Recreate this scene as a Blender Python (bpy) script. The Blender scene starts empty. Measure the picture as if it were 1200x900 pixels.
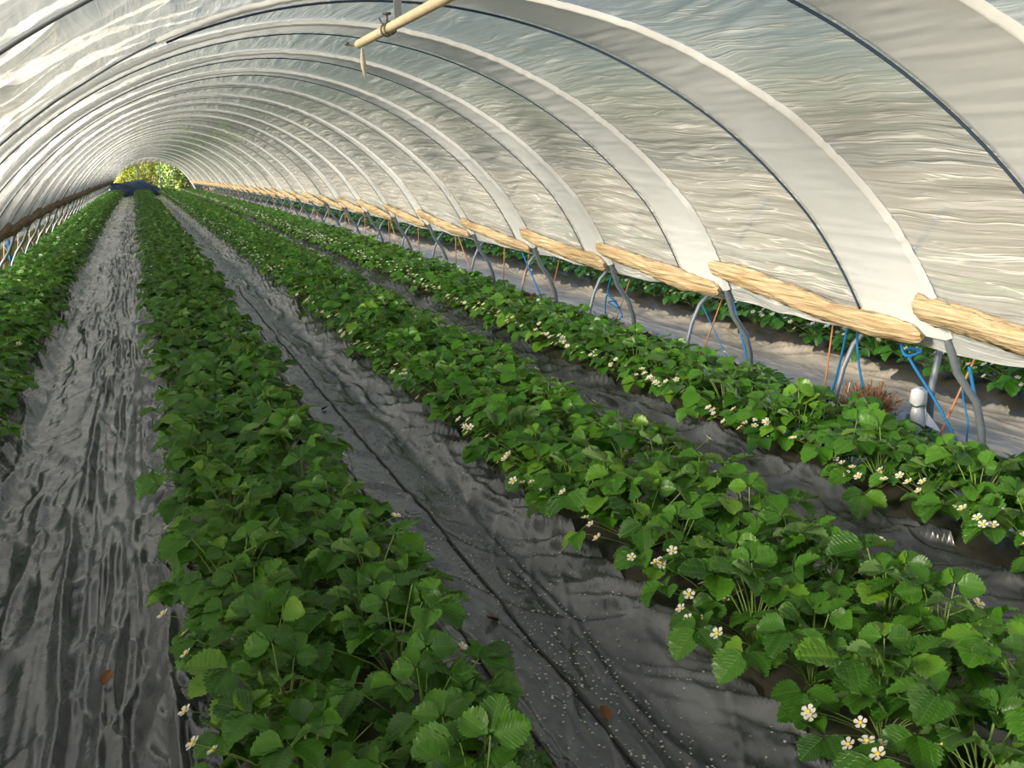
import bpy, math, random
import numpy as np
from mathutils import Matrix, Vector

# ------------------------------------------------------------------ camera
SC = bpy.context.scene
F_PX, YAW, PITCH, ROLL = 1201.6, .342, .223, -.021
CAM = np.array([-1.006, 0.0, 1.6])
cy, sy, cp, sp = math.cos(YAW), math.sin(YAW), math.cos(PITCH), math.sin(PITCH)
FWD = np.array([sy*cp, cy*cp, -sp]); RT0 = np.array([cy, -sy, 0.0]); UP0 = np.cross(RT0, FWD)
RT = RT0*math.cos(ROLL) + UP0*math.sin(ROLL); UP = -RT0*math.sin(ROLL) + UP0*math.cos(ROLL)
cam_data = bpy.data.cameras.new('camera')
cam_data.sensor_width = 36; cam_data.sensor_fit = 'HORIZONTAL'; cam_data.lens = 36*F_PX/1200
cam_data.clip_end = 500; cam_data.clip_start = .05
cam = bpy.data.objects.new('camera', cam_data)
M = Matrix.Identity(4)
for i in range(3):
    M[i][0], M[i][1], M[i][2], M[i][3] = RT[i], UP[i], -FWD[i], CAM[i]
cam.matrix_world = M
SC.collection.objects.link(cam); SC.camera = cam

# ------------------------------------------------------------------ sky, sun, exposure
SUN_DIR = Vector((-1.0, -.30, .34)).normalized()      # towards the sun
world = bpy.data.worlds.new('world'); SC.world = world; world.use_nodes = True
nt = world.node_tree; bg = nt.nodes['Background']
sky = nt.nodes.new('ShaderNodeTexSky'); sky.sky_type = 'NISHITA'; sky.sun_disc = False
sky.sun_elevation = math.asin(SUN_DIR.z); sky.sun_rotation = math.atan2(SUN_DIR.x, SUN_DIR.y)
sky.air_density = 1.0; sky.dust_density = 2.0
nt.links.new(sky.outputs[0], bg.inputs[0]); bg.inputs[1].default_value = .25
sun_d = bpy.data.lights.new('sun', 'SUN'); sun_d.energy = 40.0; sun_d.angle = .24; sun_d.color = (1.0, .89, .73)
sun = bpy.data.objects.new('sun', sun_d); SC.collection.objects.link(sun)
sun.rotation_euler = SUN_DIR.to_track_quat('Z', 'Y').to_euler(); sun.location = (-30, -10, 20)
vs = SC.view_settings
vs.view_transform = 'Standard'; vs.look = 'None'; vs.gamma = 1.0; vs.use_curve_mapping = False; vs.exposure = 0.4
SC.cycles.use_denoising = True
SC.cycles.max_bounces = 10; SC.cycles.diffuse_bounces = 5; SC.cycles.transmission_bounces = 8; SC.cycles.transparent_max_bounces = 12
SC.cycles.sample_clamp_indirect = 6

# ------------------------------------------------------------------ helpers
rng = np.random.default_rng(7); random.seed(7)
COL = SC.collection
YEND = 70.0

def drop(y):
    y = np.asarray(y, float)
    return -.65*np.clip((y-15)/55, 0, 3)**1.2

def hash2(ix, iy, seed):
    n = (ix*374761393 + iy*668265263 + seed*1442695041) & 0xffffffff
    n = ((n ^ (n >> 13))*1274126177) & 0xffffffff
    n = n ^ (n >> 16)
    return (n & 0xffff)/65535.0

def vnoise(x, y, seed=0):
    x, y = np.broadcast_arrays(np.asarray(x, float), np.asarray(y, float))
    ix = np.floor(x).astype(np.int64); iy = np.floor(y).astype(np.int64)
    fx = x-ix; fy = y-iy; fx = fx*fx*(3-2*fx); fy = fy*fy*(3-2*fy)
    a = hash2(ix, iy, seed); b = hash2(ix+1, iy, seed); c = hash2(ix, iy+1, seed); d = hash2(ix+1, iy+1, seed)
    return (a*(1-fx)+b*fx)*(1-fy) + (c*(1-fx)+d*fx)*fy

def fbm(x, y, seed=0, octv=3):
    s = 0; a = .5
    for o in range(octv):
        s = s + a*vnoise(x*2**o, y*2**o, seed+o*17); a *= .5
    return s/(1-.5**octv)

def ridge(x, y, seed=0, w=.18):
    n = np.abs(fbm(x, y, seed, 2)-.5)
    return np.clip(1-n/w, 0, 1)**1.5

def mesh_np(name, V, Q, mats=(), smooth=True, mat_idx=None, uv=None):
    """V (n,3); Q (m,3|4) int"""
    V = np.asarray(V, np.float32); Q = np.asarray(Q, np.int32)
    me = bpy.data.meshes.new(name)
    me.vertices.add(len(V)); me.vertices.foreach_set('co', V.ravel())
    k = Q.shape[1]
    me.loops.add(Q.size); me.loops.foreach_set('vertex_index', Q.ravel())
    me.polygons.add(len(Q)); me.polygons.foreach_set('loop_start', np.arange(0, Q.size, k, dtype=np.int32))
    for m in mats: me.materials.append(m)
    if mat_idx is not None: me.polygons.foreach_set('material_index', np.asarray(mat_idx, np.int32))
    me.polygons.foreach_set('use_smooth', np.full(len(Q), smooth, dtype=bool))
    if uv is not None:
        l = me.uv_layers.new(name='UVMap'); l.data.foreach_set('uv', np.asarray(uv, np.float32)[Q.ravel()].ravel())
    me.update(calc_edges=True); me.validate()
    return me

def grid_faces(n, m, close=False):
    i = np.arange(n-1)[:, None]*m; j = np.arange(m if close else m-1)[None, :]
    j2 = (j+1) % m
    return np.stack([(i+j), (i+j2), (i+m+j2), (i+m+j)], -1).reshape(-1, 4)

class MB:
    """collects geometry of one part"""
    def __init__(s): s.v = []; s.f = []; s.mi = []; s.n = 0; s.cur = 0
    def add(s, V, F):
        V = np.asarray(V, float)
        for f in F: s.f.append([int(i)+s.n for i in f]); s.mi.append(s.cur)
        s.v.append(V); s.n += len(V)
    def tube(s, pts, r, seg=8, caps=True):
        P = np.asarray(pts, float); n = len(P); r = np.broadcast_to(np.asarray(r, float), (n,))
        T = np.gradient(P, axis=0); T /= np.linalg.norm(T, axis=1)[:, None]+1e-9
        ref = np.array([0, 0, 1.]) if abs(T[0][2]) < .9 else np.array([1., 0, 0])
        V = []
        a = np.arange(seg)*2*math.pi/seg
        u = np.cross(T[0], ref); u /= np.linalg.norm(u)
        for i in range(n):
            u = u - T[i]*(u@T[i]); u /= np.linalg.norm(u)+1e-9; w = np.cross(T[i], u)
            V.append(P[i] + r[i]*(np.outer(np.cos(a), u)+np.outer(np.sin(a), w)))
        F = [list(q) for q in grid_faces(n, seg, True)]
        if caps: F += [list(range(seg))[::-1], [(n-1)*seg+k for k in range(seg)]]
        s.add(np.concatenate(V), F); return s
    def box(s, c, d, R=None):
        V = np.array([[x, y, z] for x in (-1, 1) for y in (-1, 1) for z in (-1, 1)], float)*np.asarray(d)/2
        if R is not None: V = V @ np.asarray(R).T
        s.add(V+np.asarray(c), [(0, 1, 3, 2), (4, 6, 7, 5), (0, 4, 5, 1), (2, 3, 7, 6), (0, 2, 6, 4), (1, 5, 7, 3)]); return s
    def mesh(s, name, mats, smooth=True):
        me = bpy.data.meshes.new(name)
        me.from_pydata(np.concatenate(s.v).tolist(), [], s.f)
        for m in (mats if isinstance(mats, (list, tuple)) else [mats]): me.materials.append(m)
        me.polygons.foreach_set('material_index', np.array(s.mi, np.int32))
        me.polygons.foreach_set('use_smooth', np.full(len(s.f), smooth, dtype=bool))
        me.update(); return me
    def build(s, name, mats, parent=None, smooth=True): return obj(name, s.mesh(name, mats, smooth), parent)

def obj(name, me, parent=None, mat=None):
    o = bpy.data.objects.new(name, me); COL.objects.link(o)
    if parent is not None: o.parent = parent
    if mat is not None: o.matrix_local = mat
    return o

def tag(o, label=None, cat=None, group=None, kind=None):
    if label: o['label'] = label
    if cat: o['category'] = cat
    if group: o['group'] = group
    if kind: o['kind'] = kind
    return o

def thing(name, label, cat, loc=(0, 0, 0), rz=0, group=None):
    o = bpy.data.objects.new(name, None); COL.objects.link(o); o.empty_display_size = .05
    o.location = loc; o.rotation_euler = (0, 0, rz)
    return tag(o, label, cat, group)

ORD = ['nearest', 'second', 'third', 'fourth', 'fifth', 'sixth', 'seventh', 'eighth', 'ninth', 'tenth', 'eleventh', 'twelfth']

# ------------------------------------------------------------------ materials
class NT:
    def __init__(s, name):
        s.m = bpy.data.materials.new(name); s.m.use_nodes = True; s.t = s.m.node_tree; s.t.nodes.clear()
        s.out = s.t.nodes.new('ShaderNodeOutputMaterial')
    def n(s, typ, ins=None, **kw):
        nd = s.t.nodes.new('ShaderNode'+typ)
        for k, v in kw.items(): setattr(nd, k, v)
        for k, v in (ins or {}).items():
            if hasattr(v, 'is_output') or isinstance(v, bpy.types.NodeSocket): s.t.links.new(v, nd.inputs[k])
            else: nd.inputs[k].default_value = v
        return nd
    def math(s, op, a, b=0.0, c=0.0): return s.n('Math', {0: a, 1: b, 2: c}, operation=op).outputs[0]
    def ramp(s, fac, lo, hi, a=0.0, b=1.0): return s.n('MapRange', {0: fac, 1: lo, 2: hi, 3: a, 4: b}).outputs[0]
    def mix(s, f, a, b):
        nd = s.n('Mix', {0: f}, data_type='RGBA')
        for k, v in ((6, a), (7, b)):
            if isinstance(v, bpy.types.NodeSocket): s.t.links.new(v, nd.inputs[k])
            else: nd.inputs[k].default_value = (*v, 1)
        return nd.outputs[2]
    def mixs(s, f, a, b): return s.n('MixShader', {0: f, 1: a, 2: b}).outputs[0]
    def noise(s, vec, scale=1.0, detail=2.0, rough=.5, dist=0.0):
        return s.n('TexNoise', {'Vector': vec, 'Scale': scale, 'Detail': detail, 'Roughness': rough, 'Distortion': dist}).outputs[0]
    def done(s, sh): s.t.links.new(sh, s.out.inputs[0]); return s.m

def simple(name, col, rough=.5, spec=.4, metal=0, var=.15, scale=8.0, bump=0.0):
    t = NT(name); g = t.n('TexCoord').outputs['Object']
    nz = t.noise(g, scale, 4)
    c = t.mix(nz, [x*(1-var) for x in col], [min(1, x*(1+var)) for x in col])
    p = t.n('BsdfPrincipled', {'Base Color': c, 'Roughness': rough, 'Specular IOR Level': spec, 'Metallic': metal})
    if bump:
        b = t.n('Bump', {'Height': t.noise(g, scale*3, 4), 'Strength': bump, 'Distance': .01})
        t.t.links.new(b.outputs[0], p.inputs['Normal'])
    return t.done(p.outputs[0])

def film_mat(name, tint=(.50, .515, .525), trans=.085, streak=1.0, clear=.14, gloss=.10, crease_glint=.85):
    t = NT(name)
    uv = t.n('UVMap').outputs[0]; sep = t.n('SeparateXYZ', {0: uv}); u, v = sep.outputs[0], sep.outputs[1]
    def vec(a, b): return t.n('CombineXYZ', {0: a, 1: b}).outputs[0]
    warp = t.noise(uv, 1.3, 2)
    uw = t.math('ADD', t.math('ADD', u, t.math('MULTIPLY', warp, .16)), t.math('MULTIPLY', v, .07))
    # long creases running from hoop to hoop
    n1 = t.noise(vec(t.math('MULTIPLY', uw, 9.0), t.math('MULTIPLY', v, .55)), 1.0, 3, .6, .15)
    n2 = t.noise(vec(t.math('MULTIPLY', uw, 24.0), t.math('MULTIPLY', v, .9)), 1.0, 2, .5, .1)
    # creases running up and over, on the left flank
    n3 = t.noise(vec(t.math('MULTIPLY', u, 1.5), t.math('MULTIPLY', t.math('ADD', v, t.math('MULTIPLY', warp, .6)), 3.0)), 1.0, 3, .55, .8)
    left = t.ramp(u, 1.6, 2.9, 1, 0)
    def lines(n, w): return t.ramp(t.math('ABSOLUTE', t.math('SUBTRACT', n, .5)), 0, w, 1, 0)
    l1 = lines(n1, .02); l2 = lines(n2, .018); l3 = lines(n3, .02)
    la = t.math('ADD', l1, t.math('MULTIPLY', l2, .5))
    cre = t.math('ADD', t.math('MULTIPLY', la, t.math('SUBTRACT', 1.0, left)), t.math('MULTIPLY', l3, left))
    h = t.math('ADD', t.math('MULTIPLY', t.math('ADD', n1, t.math('MULTIPLY', n2, .35)), t.math('SUBTRACT', 1.0, t.math('MULTIPLY', left, .7))), t.math('MULTIPLY', n3, t.math('MULTIPLY', left, 1.2)))
    h = t.math('ADD', h, t.math('MULTIPLY', cre, .10))
    bump = t.n('Bump', {'Height': h, 'Strength': .5*streak, 'Distance': .055}).outputs[0]
    cl = t.mix(t.math('MULTIPLY', cre, crease_glint), tint, (.97, .97, .95))  # crease lines whitened: partly whiter film, partly glints painted into the colour
    # faint dust film, its own patchy shape
    cl = t.mix(t.ramp(t.noise(uv, .8, 5, .6), .45, .8, 0, .25), cl, (.52, .49, .43))
    d = t.n('BsdfDiffuse', {'Color': cl, 'Normal': bump}).outputs[0]
    tr = t.n('BsdfTranslucent', {'Color': cl, 'Normal': bump}).outputs[0]
    a = t.mixs(t.ramp(cre, 0, 1, trans, trans*.75), d, tr)
    g = t.n('BsdfGlossy', {'Color': (1, 1, 1, 1), 'Roughness': .22, 'Normal': bump}).outputs[0]
    a = t.mixs(t.math('ADD', gloss, t.math('MULTIPLY', cre, .12)), a, g)
    a = t.mixs(t.math('MULTIPLY', clear, t.ramp(cre, 0, 1, 1, .35)), a, t.n('BsdfTransparent', {'Color': (.95, .96, .95, 1)}).outputs[0])
    return t.done(a)

def thin_mat(name, col, trans=.4, gloss=.06, rough=.35, col2=None, scale=12.0):
    t = NT(name); g = t.n('TexCoord').outputs['Object']
    c = t.mix(t.ramp(t.noise(g, scale, 4, .6), .3, .7), col, col2 or [x*.8 for x in col])
    a = t.mixs(trans, t.n('BsdfDiffuse', {'Color': c}).outputs[0], t.n('BsdfTranslucent', {'Color': c}).outputs[0])
    a = t.mixs(gloss, a, t.n('BsdfGlossy', {'Roughness': rough}).outputs[0])
    return t.done(a)

def leaf_mat(name, dark, light, young, rnd='obj', trans=.34, back=(.24, .36, .17)):
    t = NT(name)
    if rnd == 'obj': r = t.n('ObjectInfo').outputs['Random']
    else: r = t.n('NewGeometry').outputs['Random Per Island']
    geo = t.n('NewGeometry')
    pos = geo.outputs['Position']
    c = t.mix(t.ramp(r, 0, .85), dark, light)
    c = t.mix(t.ramp(r, .86, 1.0, 0, .8), c, young)
    c = t.mix(t.ramp(t.noise(pos, 9.0, 2), .3, .75, 0, .35), c, light)
    c = t.mix(t.math('MULTIPLY', geo.outputs['Backfacing'], .55), c, back)
    hgt = t.math('MULTIPLY', t.noise(pos, 160.0, 3), .3)
    if rnd == 'obj':
        su = t.n('SeparateXYZ', {0: t.n('UVMap').outputs[0]}); ax = t.math('ABSOLUTE', su.outputs[0]); yy = su.outputs[1]
        fr = t.math('FRACT', t.math('MULTIPLY', t.math('SUBTRACT', yy, t.math('MULTIPLY', ax, .8)), 9.0))
        dv = t.math('ABSOLUTE', t.math('SUBTRACT', fr, .5))
        vein = t.math('MAXIMUM', t.ramp(dv, .05, .14, 1, 0), t.ramp(ax, .008, .022, 1, 0))
        vein = t.math('MULTIPLY', vein, t.ramp(yy, .01, .03, 0, 1))
        c = t.mix(t.math('MULTIPLY', vein, .30), c, (.20, .36, .07))
        hgt = t.math('SUBTRACT', hgt, t.math('MULTIPLY', vein, .9))
    b = t.n('Bump', {'Height': hgt, 'Strength': .35, 'Distance': .004}).outputs[0]
    p = t.n('BsdfPrincipled', {'Base Color': c, 'Roughness': .36, 'Specular IOR Level': .5, 'Normal': b}).outputs[0]
    tc = t.mix(.5, c, young)
    tr = t.n('BsdfTranslucent', {'Color': tc}).outputs[0]
    return t.done(t.mixs(trans, p, tr))

LEAF_C = ((.014, .075, .008), (.072, .225, .016), (.20, .38, .030))
M_LEAF = leaf_mat('strawberry_leaf', *LEAF_C)
M_LEAF_FAR = leaf_mat('strawberry_leaf_bulk', *LEAF_C, rnd='island')
M_STEM = simple('leaf_stalk', (.17, .27, .06), .5)
M_PETAL = thin_mat('white_petal', (.86, .85, .78), .3, .02)
M_YELLOW = simple('flower_yellow', (.72, .52, .05), .7)
M_FILM = film_mat('tunnel_film')
M_FILM_N = film_mat('neighbour_film', streak=.2, crease_glint=.1, gloss=.03, clear=.26)
M_BAND = thin_mat('white_band', (.93, .955, .98), .34, .05, .4, (.90, .92, .94), 3.0)
M_ROLL = thin_mat('aged_rolled_film', (.92, .76, .50), .35, .08, .3, (.76, .55, .28), 7.0)
def roll_mat(name, ca, cb, trans):
    t = NT(name); pos = t.n('NewGeometry').outputs['Position']
    mp = t.n('Mapping', {'Vector': pos, 'Scale': (26, 2.2, 60)}).outputs[0]
    nz = t.noise(mp, 1.0, 4, .6, .6)
    c = t.mix(t.ramp(nz, .32, .66), ca, cb)
    b = t.n('Bump', {'Height': nz, 'Strength': .8, 'Distance': .03}).outputs[0]
    a = t.mixs(trans, t.n('BsdfDiffuse', {'Color': c, 'Normal': b}).outputs[0], t.n('BsdfTranslucent', {'Color': c, 'Normal': b}).outputs[0])
    return t.done(t.mixs(.09, a, t.n('BsdfGlossy', {'Roughness': .28, 'Normal': b}).outputs[0]))
M_ROLL = roll_mat('aged_rolled_film', (.50, .32, .14), (.90, .76, .52), .3)
M_ROLL_D = thin_mat('dirty_backlit_rolled_film', (.34, .25, .15), .25, .05, .4, (.17, .12, .075), 9.0)  # brown from dirt, darkened further to put the backlit shade into the colour
M_STEEL = simple('galvanised_steel', (.18, .205, .235), .5, .4, .3, .2, 20)
M_ROPE_N = simple('navy_rope', (.035, .06, .11), .7)
M_BLUE = simple('blue_rope', (.010, .14, .33), .65, .3, 0, .3, 60)
M_ORANGE = simple('orange_twine', (.50, .22, .10), .75, .2, 0, .3, 60)
M_PIPE = simple('cream_pipe', (.55, .46, .31), .45, .4, 0, .2, 15, .2)

def mulch_mat(name, dark, dust, amt, rough=.24):
    t = NT(name); pos = t.n('NewGeometry').outputs['Position']
    mp = t.n('Mapping', {'Vector': pos, 'Scale': (3.0, 1.4, 1)}).outputs[0]
    dn = t.noise(mp, 1.0, 6, .68, .8)
    fine = t.noise(pos, 60.0, 4, .6)
    c = t.mix(t.ramp(dn, .38, .72, 0, amt), dark, dust)
    c = t.mix(t.ramp(fine, .6, .8, 0, .3), c, dust)
    mp2 = t.n('Mapping', {'Vector': pos, 'Scale': (11, 6, 1)}).outputs[0]
    cr = t.noise(mp2, 1.0, 2.0, .45, 1.2)
    h = t.math('ADD', cr, t.math('MULTIPLY', fine, .02))
    b = t.n('Bump', {'Height': h, 'Strength': .22, 'Distance': .03}).outputs[0]
    p = t.n('BsdfPrincipled', {'Base Color': c, 'Roughness': t.ramp(dn, .3, .75, rough, rough+.2), 'Specular IOR Level': 1.0, 'Normal': b})
    return t.done(p.outputs[0])
M_MULCH = mulch_mat('black_mulch_film', (.032, .036, .042), (.155, .162, .175), .75, .16)
M_MULCH_D = mulch_mat('bed_film', (.022, .021, .020), (.10, .075, .055), .6)
M_OUT = mulch_mat('dusty_outer_film', (.24, .21, .17), (.50, .41, .29), .9, .4)

def soil_mat():
    t = NT('soil'); pos = t.n('NewGeometry').outputs['Position']
    n = t.noise(pos, 2.5, 6, .65); n2 = t.noise(pos, 40.0, 4, .6)
    c = t.mix(n, (.10, .065, .04), (.24, .17, .10))
    c = t.mix(t.ramp(t.noise(pos, 1.1, 5, .7), .5, .68, 0, .8), c, (.13, .17, .04))
    b = t.n('Bump', {'Height': n2, 'Strength': .7, 'Distance': .03}).outputs[0]
    return t.done(t.n('BsdfPrincipled', {'Base Color': c, 'Roughness': .9, 'Normal': b}).outputs[0])
M_SOIL = soil_mat()

# ------------------------------------------------------------------ ground, beds, mulch sheets
def ysteps(y0, y1, k, mn):
    ys = [y0]
    while ys[-1] < y1: ys.append(ys[-1]+max(mn, k*ys[-1]))
    return np.array(ys)

gx = np.array([-90, -40, -15, -9, -6, -4.5, -3.4, -3, -2.7, 0, 2.7, 3, 4.6, 7, 12, 40, 90], float)
gy = np.concatenate([[-12, -5, 0], np.arange(5, 120, 5.), [140, 170, 220]])
G = np.array([[x, y, drop(y)-.03] for y in gy for x in gx])
tag(obj('ground', mesh_np('ground', G, grid_faces(len(gy), len(gx)), [M_SOIL])), kind='structure')

ROWS = {  # name: (centre, half width of bed top)
    'r1': (-2.20, .26), 'r2': (-.62, .27), 'r3': (.80, .27), 'r4': (2.03, .20), 'r5': (4.05, .27), 'r0': (-4.05, .27), 'r6': (5.5, .27)}
BED_H = .13
def bed(name, label, xc, hw, y0, y1):
    ys = ysteps(y0, y1, .02, .05)
    prof = np.array([(-hw-.14, -.02), (-hw-.10, .03), (-hw-.04, BED_H-.025), (-hw+.03, BED_H-.004), (-hw*.4, BED_H+.012), (0, BED_H+.015), (hw*.4, BED_H+.012), (hw-.03, BED_H-.004), (hw+.04, BED_H-.025), (hw+.10, .03), (hw+.14, -.02)])
    X = xc+prof[:, 0][None, :]+.05*(fbm(ys*1.7, 3.0*np.sign(prof[:, 0])[:, None]+xc, 3).T-.5)
    Z = prof[:, 1][None, :]+.03*(fbm(ys[:, None]*4, prof[:, 0][None, :]*7+xc, 5)-.5)+drop(ys)[:, None]
    V = np.stack([X, np.broadcast_to(ys[:, None], X.shape), Z], -1).reshape(-1, 3)
    o = obj(name, mesh_np(name, V, grid_faces(len(ys), len(prof)), [M_MULCH_D]))
    return tag(o, label, 'planting bed')
bed('planting_bed', 'long raised bed under the strawberry row at the left edge', *ROWS['r1'], .3, YEND-1)
bed('planting_bed', 'long raised bed under the strawberry row in the bottom centre', *ROWS['r2'], .3, YEND-1)
bed('planting_bed', 'long raised bed under the strawberry row right of the wide path', *ROWS['r3'], .3, YEND-1)
bed('planting_bed', 'long raised bed under the strawberry row beside the right-hand hoop legs', *ROWS['r4'], .3, YEND-1)
bed('planting_bed', 'raised bed of the neighbouring tunnel seen under the rolled film', *ROWS['r5'], .3, YEND-1)
bed('planting_bed', 'raised bed left of the tunnel behind the left hoop legs', *ROWS['r0'], 3, YEND-1)

def mulch(label, xa, xb, mat, seed, y0=.3, y1=YEND-1, lift=.085, flat=1.0, grooves=(), ripple=0.0):
    """sheet between two beds, its edges pulled up over the shoulders and crumpled"""
    ys = ysteps(y0, y1, .0065, .012); n = 110
    t = np.linspace(0, 1, n); X = xa+(xb-xa)*t
    Yg, Xg = np.meshgrid(ys, X, indexing='ij'); T = np.broadcast_to(t[None, :], Yg.shape)
    e = np.minimum(T, 1-T)*(xb-xa)                       # distance to nearest edge
    edge = np.clip(1-e/.26, 0, 1); edge = edge*edge*(3-2*edge)
    Z = lift*edge
    # long wrinkles down the path
    wx = Xg+.10*(fbm(Yg*.6, Xg*1.2, seed)-.5)
    gate = np.clip(fbm(Yg*.45, Xg*2.2, seed+20)*3-1.1, 0, 1)
    Z = Z+flat*gate*(.036*ridge(wx*6, Yg*.8, seed+1, .10)+.015*ridge(wx*15, Yg*2.1, seed+2, .14))
    Z = Z+flat*.014*ridge((Yg+1.5*Xg)*1.6, wx*2.6, seed+21, .06)+flat*.008*ridge((Yg-2.2*Xg)*2.6, wx*4, seed+22, .06)
    # fan folds towards the shoulders
    ang = np.where(T < .5, 1., -1.)*e*1.8
    Z = Z+edge*.75*(.070*ridge((Yg+ang)*2.6, e*2.0, seed+3, .14)+.036*ridge((Yg+ang*1.3)*7, e*3, seed+4, .16)+.012*ridge((Yg+ang)*15, e*4, seed+24, .2))
    Z = Z+.020*(fbm(Yg*1.4, Xg*3, seed+5)-.5)+.003*(fbm(Yg*13, Xg*17, seed+6)-.5)
    rm = np.clip((T-.42)/.15, 0, 1)*np.clip((1.0-T)/.04, 0, 1)*ripple
    rw = Xg+.07*(fbm(Yg*.8, Xg*2, seed+30)-.5)
    Z = Z+rm*(.040*ridge(rw*9, Yg*.45, seed+31, .17)+.024*ridge(rw*19, Yg*.8, seed+32, .2))*np.clip(fbm(Yg*.35, Xg, seed+33)*2.4-.5, .15, 1)
    for gxp, gw, gd in grooves:
        gc = gxp+.16*(fbm(Yg*.5, 0*Yg+gxp*9, seed+8)-.5)
        Z = Z+gd*np.exp(-((Xg-gc)/gw)**2)*np.clip(fbm(Yg*1.3, Xg*5+gxp*30, seed+9)*3.2-1.0, 0, 1.5)
    Z = Z+.012+drop(Yg)
    Xw = Xg+.03*(vnoise(Yg*2.3, 0*Yg+np.where(T < .5, 1, 7), seed+10)-.5)*edge
    V = np.stack([Xw, Yg, Z], -1).reshape(-1, 3)
    o = obj('mulch_sheet', mesh_np('mulch_sheet', V, grid_faces(len(ys), n), [mat]))
    tag(o, label, 'plastic sheet')
    zi = lambda x, y: Z[np.argmin(abs(ys-y)), np.argmin(abs(X-x))]
    return zi
Z1 = mulch('crumpled dark plastic sheet on the left path between two strawberry rows', -1.90, -.94, M_MULCH, 11, grooves=((-1.36, .02, .03), (-1.30, .02, -.02), (-1.22, .02, .03)), ripple=1.0)
Z2 = mulch('crumpled dark plastic sheet on the wide middle path strewn with petals', -.32, .50, M_MULCH, 23)
mulch('narrow glossy dark plastic sheet between the two right-hand strawberry rows', 1.08, 1.80, M_MULCH, 37)
mulch('dusty tan plastic sheet outside the right-hand hoop legs', 2.92, 3.76, M_OUT, 51, flat=.5, lift=.03)
mulch('narrow pale plastic strip outside the left strawberry row', -2.68, -2.47, M_OUT, 63, flat=.3, lift=.04)

# ------------------------------------------------------------------ tunnel film
ARA, ARB, ARZ, ARN = 2.744, 2.933, -.622, 1.927
SKEW = -.20
def arch(th, ra=0.0):
    c, s = np.cos(th), np.sin(th)
    x = (ARA+ra)*np.sign(c)*np.abs(c)**(2/ARN); z = ARZ+(ARB+ra)*np.abs(s)**(2/ARN)
    return x, z
_th = np.linspace(math.pi*.985, math.pi*.015, 4000)
_ax, _az = arch(_th)
_as = np.concatenate([[0], np.cumsum(np.hypot(np.diff(_ax), np.diff(_az)))])
def th_at_z(z, side):
    sel = _ax < 0 if side < 0 else _ax > 0
    i = np.where(sel)[0]; return i[np.argmin(abs(_az[i]-z))]
def arc_pts(z_left, z_right, n):
    """even points along the arch from the left hem to the right hem: x, z, normal, arc length"""
    i0, i1 = th_at_z(z_left, -1), th_at_z(z_right, 1)
    s = np.linspace(_as[i0], _as[i1], n)
    x = np.interp(s, _as, _ax); z = np.interp(s, _as, _az)
    tx = np.gradient(x); tz = np.gradient(z); l = np.hypot(tx, tz)
    return x, z, -tz/l, tx/l, s-_as[i0]          # normal points outward

HOOPS = [-1.0, .85, 2.62, 4.08, 5.88, 7.58, 9.25]
while HOOPS[-1] < YEND-2.2: HOOPS.append(HOOPS[-1]+1.85)
BANDW = [.5, .5, .55, .52, .47, .36, .33, .10, .24, .10, .20, .32, .0, .14, .0, .26, .0, .12]
NH = len(HOOPS)
def bandw(k): return BANDW[k] if k < len(BANDW) else (.24 if k % 3 == 1 else 0)
HARR = np.array(HOOPS)
HEM_L, HEM_R = .70, .645

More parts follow.
